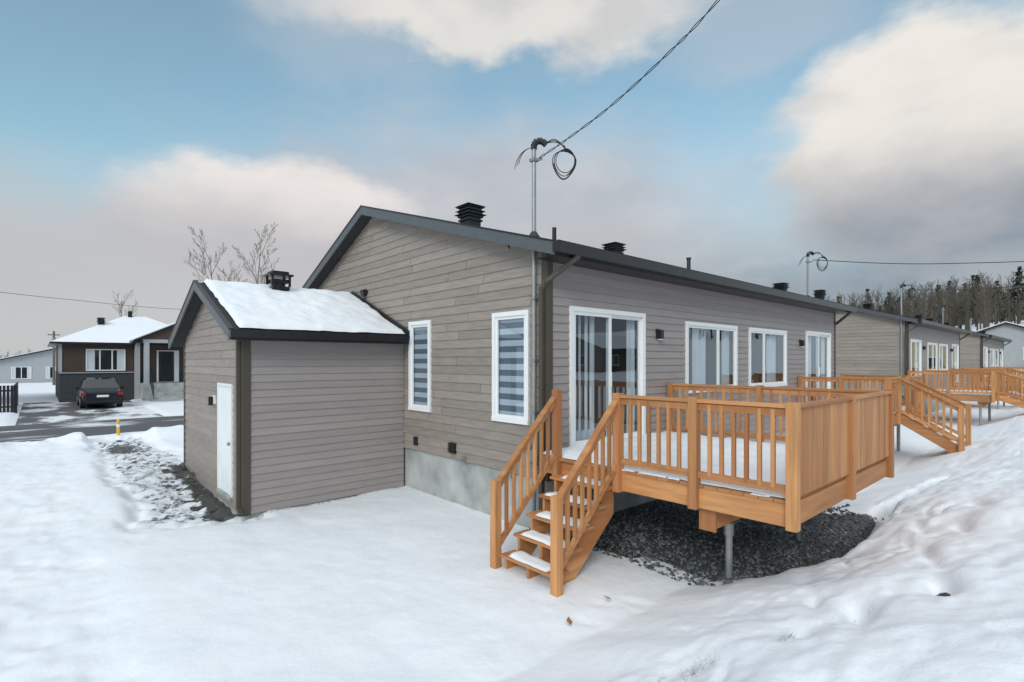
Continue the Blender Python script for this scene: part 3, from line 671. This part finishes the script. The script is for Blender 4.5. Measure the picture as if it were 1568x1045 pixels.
for (x,y,H,s) in ((10.1,41.0,10.0,1),(12.2,42.5,11.2,2),(5.6,62,8.0,5)):
    mb=MB(); bare_tree(mb,(x,y,-2.6),H,.09,BARK,s,4 if H>9 else 3,.010,.48); mb.build('bare_tree',recalc=False)
mb=MB(); R=random.Random(3)
def ftree(x,y,H):
    z=tz(x,y)-.3; r=.07+.010*H; top=Vector((x+R.uniform(-.5,.5),y+R.uniform(-.5,.5),z+H)); b=Vector((x,y,z))
    mb.cyl(b,top,r,.02,FARB,3,False)
    for k in range(13):
        t=R.uniform(.3,.97); p=b.lerp(top,t); a=R.uniform(0,6.28); L=H*(.34*(1.1-t))+.4; q=p+Vector((math.cos(a)*L*.6,math.sin(a)*L*.6,L*.9)); mb.cyl(p,q,.04,.012,FARB,3,False)
        for j in range(3):
            s=p.lerp(q,R.uniform(.3,.9)); a2=R.uniform(0,6.28); l2=L*.4; mb.cyl(s,s+Vector((math.cos(a2)*l2*.6,math.sin(a2)*l2*.6,l2*.7)),.022,.01,FARB,3,False)
for k in range(1000):
    x=R.uniform(92,190); y=R.uniform(-45,x*.42); ftree(x,y,R.uniform(6,9.5))
for k in range(150):
    y=R.uniform(150,230); x=R.uniform(-60,60); ftree(x,y,R.uniform(4,6))
for k in range(110):
    x=R.uniform(-40,45); y=R.uniform(-70,-48); ftree(x,y,R.uniform(7,11))
mb.build('distant_trees',recalc=False)
mb=MB()
for k in range(60):
    x=R.uniform(110,170); y=R.uniform(-30,x*.30); 
    if k%3==0: y=R.uniform(8,30)*x/130
    z=tz(x,y)-.3; H=R.uniform(6,9.5); mb.cyl((x,y,z),(x,y,z+H),.18,.02,FARB,4,False)
    for i in range(190):
        t=R.uniform(.18,1); rr=(1.02-t)*H*.26*R.uniform(.4,1.15); a=R.uniform(0,6.28); c=Vector((x+math.cos(a)*rr,y+math.sin(a)*rr,z+H*t)); s=.40*R.uniform(.5,1.2)
        u=Vector((R.uniform(-1,1),R.uniform(-1,1),R.uniform(-.6,.3))).normalized()*s; w=Vector((R.uniform(-1,1),R.uniform(-1,1),R.uniform(-.5,.5))).normalized()*s*.6
        mb.add([c-u,c+w,c+u,c-w],[(0,1,2,3)],PINE)
mb.build('distant_pine_trees',recalc=False)
# ------------------------------------------------------------------ across the street
def hip(mb,x0,x1,y0,y1,z0,z1,inset,m):
    ym=(y0+y1)/2
    mb.add([(x0,y0,z0),(x1,y0,z0),(x1,y1,z0),(x0,y1,z0),(x0+inset,ym,z1),(x1-inset,ym,z1)],[(0,1,5,4),(1,2,5),(2,3,4,5),(3,0,4),(0,3,2,1)],m)
def flatwin(mb,x0,x1,y,z0,z1,n=1):
    f=.07
    mb.box(x0-f,x1+f,y-.05,y+.02,z1,z1+f,WHITE); mb.box(x0-f,x1+f,y-.05,y+.02,z0-f,z0,WHITE); mb.box(x0-f,x0,y-.05,y+.02,z0,z1,WHITE); mb.box(x1,x1+f,y-.05,y+.02,z0,z1,WHITE)
    for k in range(1,n): xx=x0+(x1-x0)*k/n; mb.box(xx-.035,xx+.035,y-.05,y+.01,z0,z1,WHITE)
    mb.quad((x0,y-.012,z0),(x1,y-.012,z0),(x1,y-.012,z1),(x0,y-.012,z1),CARG)
    mb.box(x0,x0+(x1-x0)*.2,y-.017,y-.0135,z0,z1,CURT); mb.box(x1-(x1-x0)*.2,x1,y-.017,y-.0135,z0,z1,CURT)
def brickhouse():
    e=empty('brick_house'); mb=MB()
    mb.box(.95,9.8,43,53,-2.8,-.72,BRICK); mb.box(.97,9.78,43.02,52.98,-.72,1.15,WOODS)
    for k in range(10): mb.box(1.09,4.7,43.005,43.018,-.7+k*.185,-.7+k*.185+.165,WOODS)
    mb.box(.9,1.08,42.96,43.0,-.69,1.15,GREYS)
    mb.box(4.75,5.0,42.4,43,-2.8,1.2,GREYS)
    mb.box(.93,4.74,42.93,42.99,-.76,-.70,GREYS)
    flatwin(mb,2.3,4.2,43.0,-.55,.72,3)
    mb.box(5.01,9.2,40.9,42.99,-2.8,-1.45,CONC)
    for k in range(6): mb.box(5.3,7.9,40.9-.3*(k+1),40.9-.3*k-.002,-2.8,-1.45-.19*(k+1)+.0,CONC)
    for x in (5.05,8.6): mb.box(x,x+.28,41.0,41.28,-1.45,1.2,GREYS)
    mb.box(5.0,9.0,41.0,41.25,1.2,1.42,GREYS)
    mb.prism([(4.7,1.42),(9.3,1.42),(7.0,2.5)],1,41.0,43.6,WOODS)
    mb.prism([(4.45,1.36),(7.0,2.62),(9.55,1.36),(9.55,1.26),(7.0,2.48),(4.45,1.26)],1,40.8,44.5,BLACK)
    mb.prism([(4.5,1.44),(7.0,2.69),(9.5,1.44),(9.5,1.37),(7.0,2.63),(4.5,1.37)],1,40.88,44.5,SNOW)
    mb.box(6.0,7.3,42.94,43.0,-1.43,.75,WHITE); mb.box(6.1,7.0,42.92,42.94,-1.4,.68,BLACK); mb.box(6.25,6.85,42.905,42.92,-1.0,.5,CARG)
    for k in range(9): mb.box(5.33+.0,5.35,40.9-.2*k,40.92-.2*k,-1.45-.12*k,-.6-.12*k,BLACK)
    mb.beam((5.34,40.9,-.6),(5.34,39.1,-1.7),.03,.04,BLACK)
    mb.box(8.0,8.7,40.95,41.0,-1.3,-.5,STEEL)
    mb.build('walls_and_porch',e)
    mb=MB(); mb.box(.5,10.2,42.45,53.5,1.08,1.2,BLACK); hip(mb,.52,10.18,42.47,53.48,1.205,3.35,4.2,SNOW)
    mb.box(4.9,5.15,47.7,47.95,3.0,3.7,BLACK); roofvent(mb,3.2,46,2.4,.5,.6); mb.build('roof',e)
brickhouse()
def simple_house(name,x0,x1,y0,y1,z0,ze,zr,m,axis=0):
    e=empty(name); mb=MB(); mb.box(x0,x1,y0,y1,z0-1,ze,m)
    if axis==0:
        ym=(y0+y1)/2; mb.prism([(y0-.4,ze-.03),(ym,zr),(y1+.4,ze-.03),(y1+.4,ze-.16),(ym,zr-.15),(y0-.4,ze-.16)],0,x0-.4,x1+.4,BLACK)
        mb.prism([(y0-.38,ze+.05),(ym,zr+.09),(y1+.38,ze+.05),(y1+.38,ze-.025),(ym,zr+.005),(y0-.38,ze-.025)],0,x0-.36,x1+.36,SNOW)
        mb.prism([(y0,ze),(ym,zr-.16),(y1,ze)],0,x0+.001,x1-.001,m)
    else:
        xm=(x0+x1)/2; mb.prism([(x0-.4,ze-.03),(xm,zr),(x1+.4,ze-.03),(x1+.4,ze-.16),(xm,zr-.15),(x0-.4,ze-.16)],1,y0-.4,y1+.4,BLACK)
        mb.prism([(x0-.38,ze+.05),(xm,zr+.09),(x1+.38,ze+.05),(x1+.38,ze-.025),(xm,zr+.005),(x0-.38,ze-.025)],1,y0-.36,y1+.36,SNOW)
        mb.prism([(x0,ze),(xm,zr-.16),(x1,ze)],1,y0+.001,y1-.001,m)
    w=x1-x0
    for t in (.12,.42,.72): flatwin(mb,x0+w*t,x0+w*(t+.16),y0,ze-2.1,ze-.8,2)
    for t in (.2,.6):
        y=y0+(y1-y0)*t; mb.box(x0-.05,x0+.01,y,y+1.2,ze-2.1,ze-.8,WHITE); mb.box(x0-.06,x0-.05,y+.08,y+1.12,ze-2.02,ze-.88,CARG)
        mb.box(x0+w*t,x0+w*t+1.4,y1-.01,y1+.05,ze-2.1,ze-.8,WHITE); mb.box(x0+w*t+.08,x0+w*t+1.32,y1+.05,y1+.06,ze-2.02,ze-.88,CARG)
    mb.build('body',e)
simple_house('suburban_house',-15,-2.6,43,52,-2.6,1.05,2.3,GREYS)
simple_house('suburban_house',-3.5,6.5,84,94,-2.6,.1,1.6,GREYS,1)
simple_house('suburban_house',-16,-6,88,98,-2.6,.3,1.9,YELH,1)
simple_house('suburban_house',66,76,12,22,-1.5,1.7,3.4,GREYS,0)
simple_house('suburban_house',72,82,2,10,-1,2.2,3.9,GREYS,0)
simple_house('suburban_house',84,94,15,25,-.5,3.0,4.6,WOODS,0)
simple_house('suburban_house',60,68,-4,3,-1.5,1.2,2.5,YELH,0)
for (x,m_) in ((-22,GREYS),(-4,YELH),(14,GREYS),(32,YELH),(50,WOODS)): simple_house('suburban_house',x,x+11,-38,-29,-1.5,1.6,3.4,m_,0)
e=empty('black_fence'); mb=MB()
x=-6.5
while x<-.9: mb.box(x,x+.11,36.0,36.03,-2.6,-1.2,BLACK); x+=.14
mb.box(-6.5,-.9,36.031,36.07,-1.5,-1.42,BLACK); mb.box(-6.5,-.9,36.031,36.07,-2.3,-2.22,BLACK)
y=36.1
while y<43: mb.box(-.93,-.9,y,y+.11,-2.6,-1.2,BLACK); y+=.14
mb.build('pickets',e)
# ------------------------------------------------------------------ cars
def car(cx,cy,zg,L=4.5,W=1.84,H=1.62,flip=1,paint=CARP):
    e=empty('parked_car'); mb=MB(); h=W/2
    T=lambda p:(cx+p[0],cy+flip*p[1],zg+p[2]); mb.T=T
    S=[(0,.30,.62,.70,.84,.84),(.06,.22,.66,.84,.90,.92),(.9,.20,.70,.90,.98,1.02),(1.25,.2,.72,.92,1.02,1.08),(2.0,.2,.72,.92,1.03,1.54),(2.9,.2,.74,.92,1.05,H),(3.7,.2,.76,.92,1.07,1.56),(4.25,.22,.76,.91,1.08,1.12),(4.44,.28,.74,.86,1.0,1.0),(4.5,.36,.6,.8,.9,.9)]
    rows=[]
    for (y,zb,zm,wf,zbelt,zr) in S:
        w=h*wf/.92; gh=w*(.78 if zr>zbelt+.2 else .93)
        half=[(w*.94,zb),(w,(zb+zm)/2),(w,zm),(w*.95,zbelt),(gh,zbelt+(zr-zbelt)*.92 if zr>zbelt else zbelt),(gh*.8,zr)]
        rows.append([(p[0],y,p[1]) for p in half]+[(-p[0],y,p[1]) for p in reversed(half)])
    n=12; vs=[p for r in rows for p in r]
    for i in range(len(rows)-1):
        for k in range(n):
            a=i*n+k; b=i*n+(k+1)%n; mtl=CARG if (k in (3,7) and 3<=i<=6) or (k in (4,5,6) and i in (3,6)) else paint
            mb.add([vs[a],vs[b],vs[b+n],vs[a+n]],[(0,1,2,3)],mtl,.5)
    mb.add(rows[0],[tuple(range(n))],paint,.5); mb.add(rows[-1],[tuple(range(n))],paint,.5)
    for s in (-1,1):
        for y in (.85,3.55):
            mb.cyl((s*(h-.22),y,.34),(s*(h+.01),y,.34),.34,.34,TYRE,20); mb.cyl((s*(h+.0),y,.34),(s*(h+.02),y,.34),.2,.19,STEEL,14)
        mb.box(s*(h-.12)-.13,s*(h-.12)+.09,-.03,.25,.72,.86,RED); mb.box(min(s*(h+.0),s*(h+.17)),max(s*(h),s*(h+.17)),1.45,1.6,1.0,1.14,paint)
    mb.box(-.26,.26,-.02,.0,.62,.74,WHITE); mb.box(-.7,.7,-.03,.1,.3,.45,BLACK); mb.box(-.6,.6,-.012,.02,.5,.58,BLACK)
    mb.build('body',e,bevel=.015)
car(2.6,36.2,-2.575)
e=empty('utility_pole'); mb=MB(); mb.cyl((1.2,74,-2.8),(1.2,74,3.2),.12,.09,BARK,8); mb.beam((.7,74,2.8),(1.7,74,2.8),.1,.1,BARK); mb.cyl((1.2,73.85,1.9),(1.2,73.85,2.5),.16,.16,PLASG,10); mb.build('pole',e)
mb=MB(); p=pt(181,668,17.6); mb.cyl((p[0],p[1],-2.75),(p[0],p[1],-1.98),.05,.045,YEL,10); mb.cyl((p[0],p[1],-2.2),(p[0],p[1],-2.1),.052,.052,WHITE,10); mb.cyl((p[0],p[1],-1.98),(p[0],p[1],-1.94),.045,.02,YEL,10); mb.build('snow_marker_post')
mb=MB()
for (x,y) in ((3.75,3.35),(4.4,3.4)):
    z=tz(x,y)+.02; a=random.uniform(0,3); c,s=math.cos(a)*.05,math.sin(a)*.05
    mb.add([(x-c,y-s,z),(x-s*.6,y+c*.6,z+.015),(x+c,y+s,z+.03),(x+s*.6,y-c*.6,z)],[(0,1,2,3)],LEAF)
mb.build('fallen_leaves')
mb=MB()
for (cx,cy,n,sp) in ((3.15,1.72,160,.12),(2.95,1.9,60,.06),(3.6,1.35,40,.05),(5.7,3.9,120,.22),(4.28,1.12,60,.1)):
    for k in range(n):
        x=random.gauss(cx,sp); y=random.gauss(cy,sp*.35); z=tz(x,y); a=random.uniform(0,6.28); h=random.uniform(.015,.045)
        mb.add([(x,y,z-.01),(x+.004,y+.003,z-.01),(x+math.cos(a)*.03,y+math.sin(a)*.03,z+h)],[(0,1,2)],GRASS)
for k in range(300):
    x=random.uniform(2.5,5.4); y=9.2+random.gauss(0,.03); z=tz(x,y); a=random.uniform(0,6.28); mb.add([(x,y,z-.01),(x+.006,y+.003,z-.01),(x+math.cos(a)*.03,y-.02,z+random.uniform(.01,.05))],[(0,1,2)],GRASS)
mb.build('grass_tufts',recalc=False)
# ------------------------------------------------------------------ world
w=bpy.data.worlds.new('World'); sc.world=w; w.use_nodes=True; nt_=w.node_tree; N=nt_.nodes; L=nt_.links
bg=N['Background']; SUN_EL=math.radians(30); SUN_AZ=math.radians(238)
sky=N.new('ShaderNodeTexSky'); sky.sky_type='NISHITA'; sky.sun_disc=False; sky.sun_elevation=SUN_EL; sky.sun_rotation=SUN_AZ; sky.air_density=1.0; sky.dust_density=.6; sky.ozone_density=1.5
STR=.10
tc=N.new('ShaderNodeTexCoord'); sp=N.new('ShaderNodeSeparateXYZ'); L.new(tc.outputs['Generated'],sp.inputs[0])
def setin(s,v):
    if isinstance(v,(int,float)): s.default_value=v
    else: L.new(v,s)
def Mt(op,a,b=0,c=0):
    x=N.new('ShaderNodeMath'); x.operation=op; setin(x.inputs[0],a); setin(x.inputs[1],b); setin(x.inputs[2],c); return x.outputs[0]
def MR(v,a,b,c=0,d=1,sm=True):
    x=N.new('ShaderNodeMapRange'); x.interpolation_type='SMOOTHSTEP' if sm else 'LINEAR'
    setin(x.inputs[0],v); 
    for i,q in zip((1,2,3,4),(a,b,c,d)): setin(x.inputs[i],q)
    return x.outputs[0]
def MX(f,a,b):
    x=N.new('ShaderNodeMix'); x.data_type='RGBA'; setin(x.inputs[0],f)
    for s,v in ((x.inputs[6],a),(x.inputs[7],b)):
        if isinstance(v,tuple): s.default_value=(v[0]/STR,v[1]/STR,v[2]/STR,1)
        else: L.new(v,s)
    return x.outputs[2]
az=Mt('ARCTAN2',sp.outputs[1],sp.outputs[0]); el=Mt('ARCSINE',sp.outputs[2])
cmb=N.new('ShaderNodeCombineXYZ'); L.new(az,cmb.inputs[0]); L.new(Mt('MULTIPLY',el,1.9),cmb.inputs[1])
def NZ(s,d=6,r=.55,off=0.0):
    m_=N.new('ShaderNodeMapping'); m_.inputs['Location'].default_value=(off,off*.7,off*.3); L.new(cmb.outputs[0],m_.inputs[0])
    x=N.new('ShaderNodeTexNoise'); x.inputs['Scale'].default_value=s; x.inputs['Detail'].default_value=d; x.inputs['Roughness'].default_value=r; L.new(m_.outputs[0],x.inputs['Vector']); return x.outputs[0]
nA=NZ(4.6,8,.55); nB=NZ(5.6,8,.55,7.3); nC=NZ(1.9,6,.5,3.1); nD=NZ(6,7,.5,1.7)
az2=Mt('ADD',az,Mt('MULTIPLY_ADD',nA,.22,-.11)); el2=Mt('ADD',el,Mt('MULTIPLY_ADD',nB,.17,-.085))
def dirpx(u,v):
    a=(u-784)/805; th=math.atan(a); return math.radians(48)-th, math.atan((553-v)/805*math.cos(th))
def ell(u0,v0,u1,v1,soft=.25):
    A0,E0=dirpx(u0,v0);A1,E1=dirpx(u1,v1)
    am,aw=(A0+A1)/2,abs(A0-A1)/2; em,ew=(E0+E1)/2,abs(E0-E1)/2
    qx=Mt('DIVIDE',Mt('SUBTRACT',az2,am),aw); qy=Mt('DIVIDE',Mt('SUBTRACT',el2,em),ew)
    q=Mt('SQRT',Mt('ADD',Mt('MULTIPLY',qx,qx),Mt('MULTIPLY',qy,qy)))
    return MR(q,1-soft,1+soft,1,0), MR(qy,-.9,.45)
tint=N.new('ShaderNodeVectorMath'); tint.operation='MULTIPLY'; L.new(sky.outputs[0],tint.inputs[0]); tint.inputs[1].default_value=(1.65,2.0,1.65)
col=tint.outputs[0]
col=MX(MR(nC,.42,.72,.12,.5),col,(.60,.62,.66))
m,v=ell(330,150,1160,470,.5); col=MX(Mt('MULTIPLY',m,.9),col,MX(MR(nD,.3,.7),(.49,.50,.54),(.59,.58,.60)))
m,v=ell(430,-110,1080,62,.35); col=MX(Mt('MULTIPLY',m,.90),col,MX(MR(nD,.3,.65),(.66,.645,.635),(.82,.79,.74)))
m,v=ell(150,195,640,440,.22); col=MX(Mt('MULTIPLY',m,.95),col,MX(Mt('MULTIPLY',v,MR(nD,.25,.6,.6,1)),(.51,.50,.525),(.86,.81,.78)))
m,v=ell(1180,80,1800,350,.18); col=MX(Mt('MULTIPLY',m,.97),col,MX(Mt('MULTIPLY',v,MR(nD,.28,.58,.62,1)),(.47,.47,.49),(.88,.83,.77)))
m,v=ell(1020,-10,1330,70,.5); col=MX(Mt('MULTIPLY',m,.35),col,(.62,.62,.65))
st=MR(Mt('ADD',el,Mt('MULTIPLY_ADD',nC,.22,-.11)),.31,.15)
side=MR(az,math.radians(50),math.radians(14))
scol=MX(side,(.53,.52,.535),(.25,.295,.355)); scol=MX(MR(nB,.35,.68,0,.45),scol,(.56,.56,.58))
hor=MR(el,.0,.10,1,0); scol=MX(Mt('MULTIPLY',hor,.5),scol,(.52,.54,.57))
col=MX(Mt('MULTIPLY',st,.95),col,scol)
col=MX(MR(el,.72,1.0,0,.9),col,(1.25,1.25,1.27))  # overhead sky, out of view, brightened to put more light on the snow
L.new(col,bg.inputs[0]); bg.inputs[1].default_value=STR
sd=bpy.data.lights.new('sun','SUN'); sd.energy=1.35; sd.angle=math.radians(22); sd.color=(1,.96,.90)
so=bpy.data.objects.new('sun',sd); sc.collection.objects.link(so)
d=Vector((math.sin(SUN_AZ)*math.cos(SUN_EL),math.cos(SUN_AZ)*math.cos(SUN_EL),math.sin(SUN_EL)))
so.rotation_euler=d.to_track_quat('Z','Y').to_euler(); so.location=d*50
# ------------------------------------------------------------------ camera
cd=bpy.data.cameras.new('camera'); cam=bpy.data.objects.new('camera',cd); sc.collection.objects.link(cam)
cd.sensor_width=36; cd.lens=36*805/1568; cd.shift_y=31/1568; cd.clip_end=3000; cd.clip_start=.05
cam.location=(0,0,0); cam.rotation_euler=(math.radians(90),0,math.radians(48-90))
sc.camera=cam
